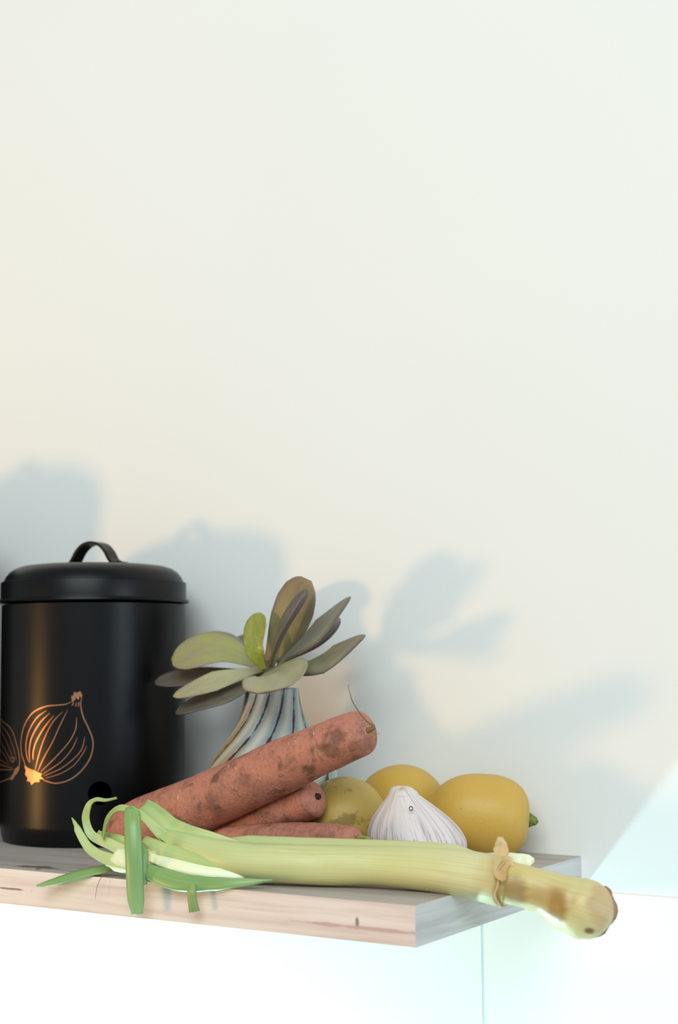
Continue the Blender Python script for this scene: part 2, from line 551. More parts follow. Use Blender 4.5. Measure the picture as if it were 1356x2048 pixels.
HALF = [
 ([(-2.3637, 0.1096), (-2.3355, 0.1043), (-1.9113, 0.0963), (-1.7751, 0.0839), (-1.7155, 0.0721), (-1.7188, 0.0642), (-1.7679, 0.0587)], 0.0010),
 ([(-2.3575, 0.1070), (-2.3679, 0.1012), (-1.9923, 0.0927), (-1.8362, 0.0811), (-1.7593, 0.0693)], 0.0008),
 ([(-2.3576, 0.1035), (-2.3669, 0.0978), (-2.0656, 0.0885), (-1.9046, 0.0782), (-1.8066, 0.0679)], 0.0008),
 ([(-2.3576, 0.1001), (-2.3659, 0.0937), (-2.2113, 0.0852), (-1.9847, 0.0759), (-1.8652, 0.0677)], 0.0008),
 ([(-2.3577, 0.0960), (-2.3649, 0.0903), (-2.3691, 0.0805), (-2.0572, 0.0736), (-1.9191, 0.0668)], 0.0008),
 ([(-2.3559, 0.0741), (-2.3641, 0.0718), (-2.2535, 0.0694), (-1.8998, 0.0651)], 0.0009),
 ([(-2.3559, 0.0686), (-2.3641, 0.0663), (-2.2465, 0.0647), (-1.8304, 0.0631)], 0.0009),
 ([(-2.3560, 0.0632), (-2.3642, 0.0604), (-2.2399, 0.0599), (-1.7987, 0.0619)], 0.0009),
 ([(-2.3551, 0.0536), (-2.3643, 0.0505), (-2.2265, 0.0495), (-1.9333, 0.0534), (-1.8283, 0.0565)], 0.0010),
 ([(-1.8948, 0.0716), (-1.8015, 0.0712), (-1.8384, 0.0678), (-1.8948, 0.0716)], 0.0008)]
HALF_ROOT = [(-1.7838, 0.0626), (-1.7192, 0.0655), (-1.7077, 0.0629), (-1.7450, 0.0588), (-1.7793, 0.0573), (-1.8119, 0.0545), (-1.8601, 0.0527), (-1.8887, 0.0545), (-1.8287, 0.0578)]
C1C = (-0.4125, -0.083, 0.0)
def make_canister(center, dz, label, prints):
    t = thing('canister', label, 'canister', center, 'black lidded canisters')
    zb = 0.2 + dz
    body = lathe('body', [(0.0, 0.0008), (0.070, 0.0008), (0.0735, 0.0), (0.0752, 0.0008), (0.0762, 0.004), (0.0770, 0.010), (0.0783, 0.0135), (RB, 0.016)]
                 + [(RB, 0.016 + (zb - 0.018) * k / 8) for k in range(1, 9)] + [(0.070, zb - 0.001), (0.0, zb - 0.001)], M_BLACK, t, center, 128)
    lid = lathe('lid', [(0.0, zb - 0.0005), (RB + 0.0002, zb - 0.0005), (0.0812, zb - 0.0002), (0.0822, zb + 0.0009), (0.0818, zb + 0.0022), (0.0798, zb + 0.0028),
                        (0.0795, zb + 0.0045), (0.0795, zb + 0.0166), (0.0791, zb + 0.0176), (0.0772, zb + 0.0180), (0.0768, zb + 0.0190),
                        (0.0752, zb + 0.0225), (0.0722, zb + 0.0262), (0.0675, zb + 0.0294), (0.0610, zb + 0.0315), (0.052, zb + 0.0326),
                        (0.040, zb + 0.0333), (0.022, zb + 0.0337), (0.0, zb + 0.0338)], M_BLACK, t, center, 128)
    zt = zb + 0.0334
    # strap handle: flat bent strip with two feet, along the shelf
    prof = [(-0.0295, 0.0007), (-0.026, 0.0007), (-0.0222, 0.0012), (-0.0188, 0.0050), (-0.0150, 0.0112), (-0.0095, 0.0165), (-0.003, 0.0188),
            (0.003, 0.0188), (0.0095, 0.0165), (0.0150, 0.0112), (0.0188, 0.0050), (0.0222, 0.0012), (0.026, 0.0007), (0.0295, 0.0007)]
    P = catmull(prof, 50)
    ang = math.radians(6)
    ca, sa = math.cos(ang), math.sin(ang)
    vs_, fs = [], []
    for i, (x, z) in enumerate(P):
        a, b = P[max(i - 1, 0)], P[min(i + 1, 49)]
        d = Vector((b[0] - a[0], b[1] - a[1])).normalized()
        for sy, so in ((-1, -1), (1, -1), (1, 1), (-1, 1)):
            xx, zz, yy = x - d.y * so * 0.0012, z + d.x * so * 0.0012, sy * 0.0075
            vs_.append((center[0] + xx * ca - yy * sa, center[1] + xx * sa + yy * ca, zt + zz))
    for i in range(49):
        for j in range(4):
            a = 4 * i + j
            b = 4 * i + (j + 1) % 4
            fs.append((a, a + 4, b + 4, b))
    fs += [(0, 1, 2, 3), (199, 198, 197, 196)]
    hd = mesh('handle', vs_, fs, M_BLACK, lid, smooth=False)
    for sx in (-1, 1):
        px = sx * 0.0262
        lathe('rivet', [(0.0, 0.0032), (0.0012, 0.0030), (0.0022, 0.0022), (0.0025, 0.0014), (0.0, 0.0014)][::-1], M_BLACK, hd,
              (center[0] + px * ca, center[1] + px * sa, zt), 16)
    if prints:
        R2 = RB + 0.00025
        c2 = center
        pr_ = strip_on_cylinder(c2, ONION, R2, M_COPPER, t, 'onion_print')
        pr_['label'] = 'copper line drawing of a whole onion'
        blob_on_cylinder(c2, ONION_ROOT, R2 + 0.0001, M_COPPER, pr_, 'onion_root_print')
        blob_on_cylinder(c2, ONION_TOP, R2 + 0.0001, M_COPPER, pr_, 'onion_stem_print')
        p2 = strip_on_cylinder(c2, HALF, R2, M_COPPER, t, 'half_onion_print')
        p2['label'] = 'copper line drawing of a halved onion'
        blob_on_cylinder(c2, HALF_ROOT, R2 + 0.0001, M_COPPER, p2, 'onion_root_print')
        hc = (-0.7859, 0.0439)
        blob_on_cylinder(c2, [(hc[0] + 0.0095 / RB * math.cos(2 * math.pi * k / 28), hc[1] + 0.0095 * math.sin(2 * math.pi * k / 28)) for k in range(28)],
                         RB + 0.0002, M_HOLE, t, 'vent_hole_disc')
    return t

make_canister(C1C, 0.0, 'black lidded canister with copper onion drawings, beside the succulent', True)
make_canister((-0.622, -0.120, 0.0), 0.056, 'taller plain black lidded canister at the far left of the shelf', False)

# ------------------------------------------------------------------ vase
VC = (-0.2262, -0.0830, 0.0)
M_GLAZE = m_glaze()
vase = thing('vase', 'pale blue ribbed ceramic vase with swirling brown grooves behind the carrots', 'vase', VC)
NR = 12
VPROF = [(0.0, 0.036), (0.004, 0.0405), (0.015, 0.0485), (0.028, 0.0535), (0.042, 0.0555), (0.056, 0.0535), (0.068, 0.0480), (0.080, 0.0405),
         (0.092, 0.0325), (0.104, 0.0262), (0.115, 0.0228), (0.124, 0.0212), (0.1275, 0.0208)]
def make_vase():
    n, m = 300, 70
    vs_, fs, gr, cr = [], [], [], []
    zs = [0.1275 * i / (m - 1) for i in range(m)]
    for z in zs:
        r = [p[1] for p in catmull(VPROF, 400)]
        zz = [p[0] for p in catmull(VPROF, 400)]
        k = min(range(400), key=lambda q: abs(zz[q] - z))
        R = r[k]
        d = (0.1275 - z) / 0.1275
        tw = -2.3 * (d ** 1.25)
        for j in range(n):
            a = 2 * math.pi * j / n
            ph = (a - tw) * NR / (2 * math.pi)
            f = abs((ph % 1.0) - 0.5) * 2           # 1 at groove, 0 at crest
            depth = 0.045 * (1 if z < 0.122 else (0.1275 - z) / 0.0055)
            rr = R * (1 + 0.018 - depth * f ** 3)
            vs_.append((VC[0] + rr * math.cos(a), VC[1] + rr * math.sin(a), z))
            gr.append(f)
            cr.append(1 - f)
    # inside lip
    for (r, z) in ((0.0190, 0.1272), (0.0178, 0.124), (0.0178, 0.100), (0.0, 0.100)):
        for j in range(n):
            a = 2 * math.pi * j / n
            vs_.append((VC[0] + r * math.cos(a), VC[1] + r * math.sin(a), z))
            gr.append(0)
            cr.append(0.4)
    for i in range(m + 3):
        for j in range(n):
            a = i * n + j
            b = i * n + (j + 1) % n
            fs.append((a, b, b + n, a + n))
    fs.append(tuple(reversed(range(n))))
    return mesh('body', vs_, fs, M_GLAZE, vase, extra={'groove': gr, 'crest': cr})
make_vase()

# ------------------------------------------------------------------ succulent
RV = Vector((0.852, 0.523, 0))        # along the shelf towards its free corner
TV = Vector((0.523, -0.852, 0))       # out from the wall
ML_A = m_leaf('succulent_leaf_green', srgb(152, 154, 84), srgb(150, 146, 108), srgb(132, 112, 102), 0.7)
ML_P = m_leaf('succulent_leaf_pale', srgb(164, 160, 116), srgb(158, 154, 124), srgb(126, 112, 98), 0.6)
ML_E = m_leaf('succulent_leaf_bronze', srgb(146, 138, 88), srgb(138, 126, 98), srgb(128, 100, 90), 0.8)
ML_B = m_leaf('succulent_leaf_dull', srgb(134, 132, 92), srgb(122, 118, 96), srgb(108, 92, 88), 0.85)
ML_C = m_leaf('succulent_leaf_young', srgb(150, 156, 62), srgb(132, 138, 58), srgb(118, 106, 66), 0.4)
ML_D = m_leaf('succulent_leaf_dusky', srgb(108, 102, 80), srgb(98, 92, 84), srgb(86, 76, 78), 0.9)
M_STEM = m_plain('succulent_stem', srgb(104, 98, 66))
plant = thing('succulent', 'green and purple succulent with paddle leaves standing in the ribbed vase', 'plant', (VC[0], VC[1], 0.108))
SHAPE = [(0.0, 0.30), (0.12, 0.34), (0.3, 0.58), (0.5, 0.86), (0.68, 1.0), (0.82, 0.93), (0.92, 0.70), (0.97, 0.45), (1.0, 0.06)]
def leaf(base, mid, tip, w, nrm, mat, th=0.0022, cup=0.22, pointy=0.0):
    hint = RV * nrm[0] + Vector((0, 0, 1)) * nrm[1] + TV * nrm[2]
    def sec(v, ph):
        k = lin(SHAPE, v)
        if pointy and v > 0.55:
            k = k * (1 - pointy) + pointy * max(0.04, (1 - (v - 0.55) / 0.45))
        ww = w * k
        s = math.cos(ph)
        tk = th * (0.5 + 0.5 * min(1, k * 1.2)) * (1 if v < 0.985 else 0.5)
        return ww * s, math.sin(ph) * tk + cup * ww * (s * s - 0.35)
    v, f, pc, pv = sweep([base, mid, tip], sec, 18, 30, tuple(hint))
    return mesh('leaf', v, f, mat, plant, pc, pv)

tube('stem', [(VC[0], VC[1], 0.1085), (-0.2284, -0.0830, 0.1269), (-0.2289, -0.0850, 0.1381), (-0.2304, -0.0870, 0.1492)], [0.013, 0.0125, 0.0095, 0.004], M_STEM, plant, 16, 20, (0, 1, 0))
# base, middle, tip, half width, facing (right, up, out), material
leaf((-0.2300, -0.0840, 0.1460), (-0.2068, -0.0920, 0.1755), (-0.1754, -0.1040, 0.2104), 0.0215, (-0.55, 0.15, 0.85), ML_E, cup=0.18)
leaf((-0.2154, -0.1020, 0.1461), (-0.1923, -0.1180, 0.1738), (-0.1671, -0.1220, 0.2029), 0.0085, (-0.9, 0.3, 0.35), ML_D, cup=0.5)
leaf((-0.2199, -0.0840, 0.1476), (-0.1870, -0.0820, 0.1686), (-0.1542, -0.0800, 0.1985), 0.0180, (-0.60, 0.70, 0.48), ML_B, pointy=0.7, cup=0.12)
leaf((-0.2259, -0.0750, 0.1475), (-0.1988, -0.0620, 0.1641), (-0.1812, -0.0520, 0.1832), 0.0170, (-0.5, 0.7, 0.40), ML_D)
leaf((-0.2069, -0.0900, 0.1401), (-0.1669, -0.0980, 0.1478), (-0.1284, -0.1020, 0.1680), 0.0180, (-0.42, 0.80, 0.55), ML_B, pointy=0.7, cup=0.12)
leaf((-0.2222, -0.0920, 0.1413), (-0.1939, -0.1200, 0.1401), (-0.1937, -0.1500, 0.1255), 0.0275, (-0.36, 0.80, 0.50), ML_P, cup=0.10)
leaf((-0.2299, -0.0920, 0.1429), (-0.2522, -0.1180, 0.1346), (-0.2856, -0.1350, 0.1219), 0.0125, (0.15, 0.75, 0.6), ML_P, pointy=0.45, cup=0.1)
leaf((-0.2350, -0.0860, 0.1453), (-0.2668, -0.0980, 0.1583), (-0.3082, -0.1080, 0.1514), 0.0185, (0.1, 0.62, 0.75), ML_A, cup=0.2)
leaf((-0.2401, -0.0800, 0.1460), (-0.2748, -0.0800, 0.1641), (-0.3170, -0.0820, 0.1629), 0.0130, (0.1, 0.7, 0.65), ML_B)
leaf((-0.2366, -0.0850, 0.1401), (-0.2840, -0.0950, 0.1374), (-0.3316, -0.1000, 0.1334), 0.0130, (0.1, 0.75, 0.6), ML_D, cup=0.15)
leaf((-0.2318, -0.0920, 0.1342), (-0.2522, -0.1180, 0.1221), (-0.2903, -0.1250, 0.1098), 0.0150, (0.25, 0.75, 0.5), ML_D, cup=0.15)
leaf((-0.2262, -0.0960, 0.1445), (-0.2290, -0.1030, 0.1639), (-0.2257, -0.1000, 0.1876), 0.0105, (-0.55, 0.1, 0.9), ML_C, th=0.0016, cup=0.35)
leaf((-0.2204, -0.1030, 0.1430), (-0.2211, -0.1130, 0.1560), (-0.2192, -0.1130, 0.1684), 0.0085, (-0.3, 0.1, 1.0), ML_C, th=0.0016, cup=0.45, pointy=0.5)
leaf((-0.2396, -0.0750, 0.1460), (-0.2673, -0.0550, 0.1604), (-0.2908, -0.0450, 0.1678), 0.0110, (0.0, 0.6, 0.7), ML_D)
leaf((-0.2347, -0.0700, 0.1459), (-0.2420, -0.0420, 0.1726), (-0.2361, -0.0340, 0.2088), 0.0300, (-0.98, 0.1, 0.10), ML_D, cup=0.05)

# ------------------------------------------------------------------ carrots
def carrot(label, pts, radii, seed, m=70, marks=()):
    base = Vector(pts[0])
    at = Vector((base.x, base.y, 0.0 if base.z < 0.03 else base.z))
    mat = m_carrot(seed, [(tuple(Vector(w_) - at), half, k) for w_, half, k in marks])
    t = thing('carrot', label, 'carrot', (base.x, base.y, 0.0 if base.z < 0.03 else base.z), 'unwashed carrots in the pile')
    rt = [(i / (len(radii) - 1), r) for i, r in enumerate(radii)]
    def sec(v, ph):
        # spine ends are rounded over by the end caps
        e = 0.085
        k = 1.0
        if v < e:
            k = math.sqrt(max(0.0, 1 - (1 - v / e) ** 2))
        elif v > 1 - e:
            k = math.sqrt(max(0.0, 1 - (1 - (1 - v) / e) ** 2))
        r = interp(rt, v) * max(k, 0.02)
        q = Vector((math.cos(ph) * 0.8 + seed, math.sin(ph) * 0.8, v * 5))
        r *= 1 + 0.05 * noise.noise(q) + 0.018 * noise.noise(q * 3.1)
        r *= 1 - 0.03 * max(0.0, noise.noise(Vector((seed * 3, ph * 0.5 if ph < math.pi else (2 * math.pi - ph) * 0.5, v * 26))) - 0.15)
        return r * math.cos(ph), r * math.sin(ph)
    v, f, pc, pv = sweep(pts, sec, 40, m * 2, (0, 1, 0.2), None, True)
    mesh('root', v, f, mat, t, pc, pv)
    return t
c1 = carrot('largest unwashed carrot leaning uppermost across the vase, thin root hair at its tip',
            [(-0.3244, -0.1630, 0.0158), (-0.2696, -0.1650, 0.0324), (-0.2126, -0.1660, 0.0521), (-0.1460, -0.1660, 0.0796), (-0.1037, -0.1660, 0.0955), (-0.0856, -0.1660, 0.1011)],
            [0.0160, 0.0205, 0.0212, 0.0197, 0.0180, 0.0168, 0.0130], 1.3, 70,
            [((-0.1034, -0.1800, 0.0969), (0.008, 0.02, 0.007), 0.75), ((-0.1085, -0.1800, 0.0871), (0.010, 0.02, 0.006), 0.7), ((-0.0876, -0.1780, 0.0909), (0.010, 0.02, 0.007), 0.5),
             ((-0.1302, -0.1800, 0.0725), (0.006, 0.02, 0.005), 0.8), ((-0.2086, -0.1840, 0.0645), (0.004, 0.02, 0.004), 0.8), ((-0.1818, -0.1840, 0.0640), (0.007, 0.02, 0.006), 0.5)])
M_HAIR = m_plain('root_hair_brown', srgb(120, 88, 52))
tube('root_hair', [(-0.0810, -0.1780, 0.1007), (-0.0770, -0.1780, 0.1039), (-0.0822, -0.1780, 0.1069), (-0.0890, -0.1780, 0.1137), (-0.0946, -0.1780, 0.1219), (-0.0978, -0.1780, 0.1327)],
     [0.0014, 0.0010, 0.0007, 0.0005, 0.0004, 0.0002], M_HAIR, c1, 8, 30, (0, 1, 0))
tube('root_hair', [(-0.0802, -0.1780, 0.1004), (-0.0762, -0.1780, 0.0984), (-0.0722, -0.1780, 0.0995)], [0.0004, 0.0002, 0.0001], M_HAIR, c1, 6, 12, (0, 1, 0))
tube('root_tip', [(-0.0822, -0.1780, 0.1007), (-0.0790, -0.1780, 0.1021), (-0.0762, -0.1780, 0.1028)], [0.0022, 0.0018, 0.0010], M_HAIR, c1, 8, 8, (0, 1, 0))
c2 = carrot('blunt middle carrot wedged under the largest carrot and against the blemished lemon',
            [(-0.2413, -0.1490, 0.0151), (-0.2020, -0.1490, 0.0283), (-0.1683, -0.1490, 0.0409), (-0.1399, -0.1490, 0.0515)],
            [0.0085, 0.0115, 0.0138, 0.0142], 4.7)
tube('stem_scar', [(-0.1415, -0.1520, 0.0509), (-0.1380, -0.1520, 0.0518)], [0.003, 0.002], m_plain('carrot_scar', srgb(44, 28, 24), 0.8), c2, 10, 6, (0, 1, 0))
c3 = carrot('lowest carrot lying flat on the shelf behind the leek',
            [(-0.2218, -0.1660, 0.0136), (-0.1724, -0.1660, 0.0171), (-0.1294, -0.1660, 0.0189), (-0.0955, -0.1660, 0.0201)],
            [0.0125, 0.0150, 0.0155, 0.0140], 8.2)
tube('stem_stub', [(-0.0955, -0.1700, 0.0261), (-0.0890, -0.1720, 0.0266), (-0.0842, -0.1740, 0.0257)], [0.0022, 0.0016, 0.0020], m_plain('dry_stub', srgb(150, 140, 70)), c3, 8, 8, (0, 1, 0))

# ------------------------------------------------------------------ lemons
M_LEM = m_lemon('lemon_peel', srgb(204, 160, 66), srgb(192, 154, 68), False)
M_LEM2 = m_lemon('blemished_lemon_peel', srgb(198, 172, 88), srgb(184, 154, 74), True,
                 ((-0.1460, -0.1040, 0.0), [((-0.1605, -0.1220, 0.0551), (0.010, 0.03, 0.008)), ((-0.1288, -0.1340, 0.0327), (0.012, 0.03, 0.006)), ((-0.1520, -0.1100, 0.0612), (0.012, 0.03, 0.003))]))
M_NUB = m_plain('lemon_stem_green', srgb(112, 124, 46), 0.6)
def lemon(label, ctr, axis, half_len, rad, mat, blunt, nub=True, nipple=1.0):
    t = thing('lemon', label, 'lemon', (ctr[0], ctr[1], 0.0), 'lemons on the shelf')
    ax = Vector(axis).normalized()
    side = ax.cross(Vector((0, 0, 1))).normalized()
    up = side.cross(ax)
    n, m = 40, 44
    vs_, pc, pv, fs = [], [], [], []
    for i in range(m):
        v = i / (m - 1)
        c = -math.cos(math.pi * v)                         # -1 .. 1 along the axis
        pw = 2.0 + (blunt if c > 0 else 0.15)
        r = (1 - abs(c) ** pw) ** (1 / pw if c > 0 else 0.5)
        r *= 1 - 0.06 * min(0, c) * 0 + (0.03 * c if blunt else 0)
        ext = c
        if c < -0.86:                                      # small nipple at the blossom end
            r = max(r * 0.94, 0.0)
            ext = c - 0.10 * nipple * ((-c - 0.86) / 0.14)
        for j in range(n):
            a = 2 * math.pi * j / n
            q = 1 + 0.018 * noise.noise(Vector((math.cos(a) + ctr[0] * 50, math.sin(a), c * 1.3)))
            vs_.append(Vector(ctr) + ax * ext * half_len + (side * math.cos(a) + up * math.sin(a)) * rad * max(r, 0.001) * q)
            pc.append((math.cos(a), math.sin(a), v))
            pv.append(v)
    for i in range(m - 1):
        for j in range(n):
            a, b = i * n + j, i * n + (j + 1) % n
            fs.append((a, b, b + n, a + n))
    zmin = min(v.z for v in vs_)
    vs_ = [v - Vector((0, 0, zmin)) for v in vs_]
    mesh('fruit', vs_, fs, mat, t, pc, pv)
    if nub:
        e = Vector(ctr) + ax * half_len - Vector((0, 0, zmin))
        tube('stem', [e - ax * 0.003, e + ax * 0.001, e + ax * 0.004, e + ax * 0.0062 + Vector((0, 0, 0.001))], [0.0046, 0.0050, 0.0034, 0.0020], M_NUB, t, 12, 14, (0, 0, 1), wob=0.5, seed=3)
    return t
lemon('large yellow lemon with green stem at the right, nearest the shelf end', (-0.0625, -0.0480, 0.034), (0.90, 0.40, -0.08), 0.0385, 0.0315, M_LEM, 0.75)
lemon('smooth orange-yellow lemon at the back, mostly hidden behind the garlic', (-0.1340, -0.0390, 0.034), (0.45, -0.10, 0.05), 0.0375, 0.0335, M_LEM, 0.0, False, 0.3)
lemon('blemished greenish-yellow lemon between the carrots and the garlic', (-0.1460, -0.1040, 0.034), (0.55, -0.62, -0.10), 0.0340, 0.0308, M_LEM2, 0.3, False, 0.3)

# ------------------------------------------------------------------ garlic
GC = (-0.0745, -0.1190, 0.0)
M_GAR = m_garlic()
garlic = thing('garlic_bulb', 'white garlic bulb with purple streaks between the lemons and the leek', 'garlic', GC)
GPROF = [(0.0, 0.0), (0.010, 0.0), (0.019, 0.0015), (0.0275, 0.0055), (0.0335, 0.012), (0.0358, 0.019), (0.0345, 0.0265), (0.0302, 0.0340), (0.0245, 0.0405), (0.0192, 0.0455),
         (0.0142, 0.0500), (0.0102, 0.0538), (0.0080, 0.0562), (0.0050, 0.0576), (0.0, 0.0580)]
def make_garlic():
    P = catmull(GPROF, 60)
    n = 120
    vs_, pc, pv, fs = [], [], [], []
    for i, (r, z) in enumerate(P):
        v = i / 59
        lean = -0.0125 * (max(0, z - 0.012) / 0.045) ** 1.2
        for j in range(n):
            a = 2 * math.pi * j / n
            lob = 0.022 * math.sin(a * 5 + 0.9) * math.sin(math.pi * min(1, z / 0.053)) if z < 0.053 else 0
            rid = 0.004 * noise.noise(Vector((math.cos(a) * 14, math.sin(a) * 14, z * 20)))
            rr = max(r, 0) * (0.985 + lob + rid)
            q = Vector((GC[0], GC[1], 0)) + Vector((rr * math.cos(a), rr * math.sin(a), max(z, 0))) + RV * lean
            if z > 0.0535:
                q.z += 0.0012 * math.sin(a * 2 + 1)
            vs_.append(q)
            pc.append((math.cos(a), math.sin(a), v))
            pv.append(v)
    for i in range(59):
        for j in range(n):
            a, b = i * n + j, i * n + (j + 1) % n
            fs.append((a, b, b + n, a + n))
    return mesh('bulb', vs_, fs, M_GAR, garlic, pc, pv)
make_garlic()
M_SCAR = m_plain('garlic_scar', srgb(126, 92, 86), 0.7)
def ring(name, ctr, nrm, R, r, mat, parent):
    z = Vector(nrm).normalized()
    x = z.cross(Vector((0, 0, 1))).normalized()
    y = z.cross(x)
    vs_, fs = [], []
    for i in range(18):
        a = 2 * math.pi * i / 18
        d = x * math.cos(a) + y * math.sin(a) * 1.25
        for j in range(8):
            b = 2 * math.pi * j / 8
            vs_.append(Vector(ctr) + d * (R + r * math.cos(b)) + z * r * math.sin(b))
    for i in range(18):
        for j in range(8):
            a, b = i * 8 + j, i * 8 + (j + 1) % 8
            c, d = ((i + 1) % 18) * 8 + (j + 1) % 8, ((i + 1) % 18) * 8 + j
            fs.append((a, d, c, b))
    return mesh(name, vs_, fs, mat, parent)
ring('scar', (-0.0670, -0.1445, 0.0454), (0.5, -0.75, 0.5), 0.0012, 0.0004, M_SCAR, garlic)
tube('dry_tip', [(-0.0828, -0.1290, 0.0536), (-0.0860, -0.1300, 0.0546), (-0.0881, -0.1300, 0.0531)], [0.0030, 0.0022, 0.0012], m_plain('garlic_dry_tip', srgb(206, 180, 150)), garlic, 8, 8, (0, 1, 0))

# ------------------------------------------------------------------ leek
S_PALE = [(0.0, srgb(166, 180, 112)), (0.10, srgb(184, 192, 130)), (0.35, srgb(194, 196, 138)), (0.7, srgb(202, 198, 138)), (0.92, srgb(210, 202, 152)), (1.0, srgb(196, 170, 116))]
LEEK_AT = (-0.10, -0.22, 0.0)
M_SHAFT = m_leek('leek_shaft', S_PALE, srgb(178, 176, 108), 0.55, 0.40, (srgb(196, 176, 120), 0.45))
M_BULB = m_leek('leek_bulb', [(0.0, srgb(170, 128, 70)), (0.12, srgb(206, 182, 112)), (0.30, srgb(206, 190, 130)), (0.62, srgb(204, 188, 130)), (0.9, srgb(208, 196, 150)), (1.0, srgb(180, 140, 104))],
                 srgb(188, 160, 104), 0.5, 0.4, None,
                 [((0.0664, -0.2140, 0.0015), (0.020, 0.03, 0.012), srgb(160, 118, 50), 0.6), ((0.0719, -0.2140, -0.0023), (0.008, 0.03, 0.012), srgb(146, 104, 38), 0.7),
                  ((0.0899, -0.2060, -0.0158), (0.0035, 0.01, 0.0028), srgb(118, 88, 36), 0.95), ((0.0446, -0.2140, 0.0050), (0.009, 0.03, 0.012), srgb(118, 76, 40), 0.6),
                  ((0.0967, -0.2000, 0.0024), (0.008, 0.04, 0.016), srgb(176, 126, 88), 0.5)])
M_GREEN = m_leek('leek_leaf_green', [(0.0, srgb(138, 166, 96)), (0.6, srgb(122, 156, 92)), (1.0, srgb(146, 176, 118))], srgb(100, 136, 76), 0.45, 0.32)
M_LIGHT = m_leek('leek_leaf_light', [(0.0, srgb(196, 200, 142)), (0.4, srgb(176, 188, 118)), (1.0, srgb(146, 166, 92))], srgb(146, 166, 92), 0.4, 0.36)
M_WHITE = m_leek('leek_inner_white', [(0.0, srgb(226, 226, 180)), (1.0, srgb(238, 240, 214))], srgb(220, 224, 176), 0.4, 0.4)
M_DARKG = m_leek('leek_leaf_olive', [(0.0, srgb(150, 164, 96)), (1.0, srgb(116, 138, 72))], srgb(96, 112, 60), 0.4, 0.4)  # darker, duller green leaf tone
M_DRY = m_leek('leek_dry_sheath', [(0.0, srgb(196, 158, 100)), (1.0, srgb(216, 186, 136))], srgb(166, 120, 70), 0.5, 0.55)
leek = thing('leek', 'long pale leek with cut green leaves along the shelf front, bulb overhanging the end', 'leek', (-0.10, -0.22, 0.0))
tube('shaft', [(-0.2060, -0.2460, 0.0293), (-0.1780, -0.2430, 0.0204), (-0.1473, -0.2390, 0.0151), (-0.1195, -0.2320, 0.0144), (-0.0901, -0.2220, 0.0141), (-0.0574, -0.2120, 0.0147), (-0.0221, -0.2080, 0.0142), (0.0059, -0.2060, 0.0127), (0.0324, -0.2040, 0.0099)],
     [0.0075, 0.0105, 0.0125, 0.0132, 0.0132, 0.0132, 0.0142, 0.0150, 0.0158], M_SHAFT, leek, 36, 90, (0, -1, 0.3), 1.0, 0.05, 2)
bulb = tube('bulb', [(0.0261, -0.2040, 0.0107), (0.0425, -0.2020, 0.0075), (0.0582, -0.1990, 0.0037), (0.0729, -0.1960, -0.0021), (0.0807, -0.1940, -0.0045), (0.0856, -0.1900, -0.0068), (0.0870, -0.1870, -0.0081)],
            [0.0140, 0.0130, 0.0140, 0.0172, 0.0186, 0.0178, 0.0130], M_BULB, leek, 36, 70, (0, -1, 0.3), 1.0, 0.05, 5)
tube('root_plate', [(0.0863, -0.1900, -0.0071), (0.0873, -0.1860, -0.0085), (0.0878, -0.1840, -0.0093)], [0.0160, 0.0125, 0.0060], m_plain('leek_root_plate', srgb(156, 122, 96), 0.75), leek, 24, 12, (0, -1, 0.3), 1.0, 0.25, 7)
# second leaf layer behind the shaft, with a torn white end
ribbon('outer_leaf', [(-0.1749, -0.2240, 0.0246), (-0.1302, -0.2160, 0.0232), (-0.0803, -0.2060, 0.0227), (-0.0269, -0.1990, 0.0229), (0.0125, -0.1960, 0.0227)], [0.003, 0.0066, 0.0072, 0.0076, 0.0078, 0.0078, 0.0074, 0.0030], M_SHAFT, leek, (0.2, -1, 0.25), th=0.0035, cup=-0.2)
ribbon('inner_leaf', [(-0.0021, -0.1900, 0.0185), (0.0212, -0.1860, 0.0202), (0.0358, -0.1830, 0.0204), (0.0430, -0.1810, 0.0209)], [0.0048, 0.0052, 0.0052, 0.0050, 0.0042, 0.0016], M_WHITE, leek, (0.2, -1, 0.5), th=0.0012, cup=-0.15, ruffle=0.0008)
dry = ribbon('dry_sheath', [(0.0398, -0.2195, 0.0124), (0.0359, -0.2170, 0.0170), (0.0307, -0.2080, 0.0227), (0.0303, -0.2040, 0.0291), (0.0297, -0.2030, 0.0371)], [0.0016, 0.0040, 0.0048, 0.0040, 0.0036, 0.0050, 0.0040, 0.0018], M_DRY, leek, (0.55, -0.8, 0.1), th=0.0006, cup=0.45, ruffle=0.002, seed=3)
dry['label'] = 'dry brown papery sheath edge'
ribbon('dry_sheath', [(0.0371, -0.2150, 0.0178), (0.0370, -0.2080, 0.0231), (0.0407, -0.2080, 0.0199)], [0.0022, 0.0030, 0.0012], M_DRY, leek, (0.55, -0.8, 0.4), th=0.0006, cup=0.3, ruffle=0.001, seed=8)
# brown torn rim where the outer sheath ends, round the near side of the shaft
_a = Vector((0.0261, -0.2040, 0.0107))
_b = Vector((0.0425, -0.2020, 0.0075))
_ax = (_b - _a).normalized()
_s = _ax.cross(Vector((0, 0, 1))).normalized()
_u = _s.cross(_ax)
_e = Vector((0.0324, -0.2040, 0.0099))
rim_pts = []
for k in range(13):
    an = math.radians(75 - 190 * k / 12)
    rim_pts.append(tuple(_e + _ax * (0.0010 * math.sin(k * 1.7) + 0.0030 * (k / 12) ** 2) + (_s * math.cos(an) + _u * math.sin(an)) * 0.0160))
tube('sheath_rim', rim_pts, [0.0003, 0.0007, 0.0006, 0.0007, 0.0005, 0.0006, 0.0002], M_DRY, leek, 8, 50, (1, 0.2, 0))
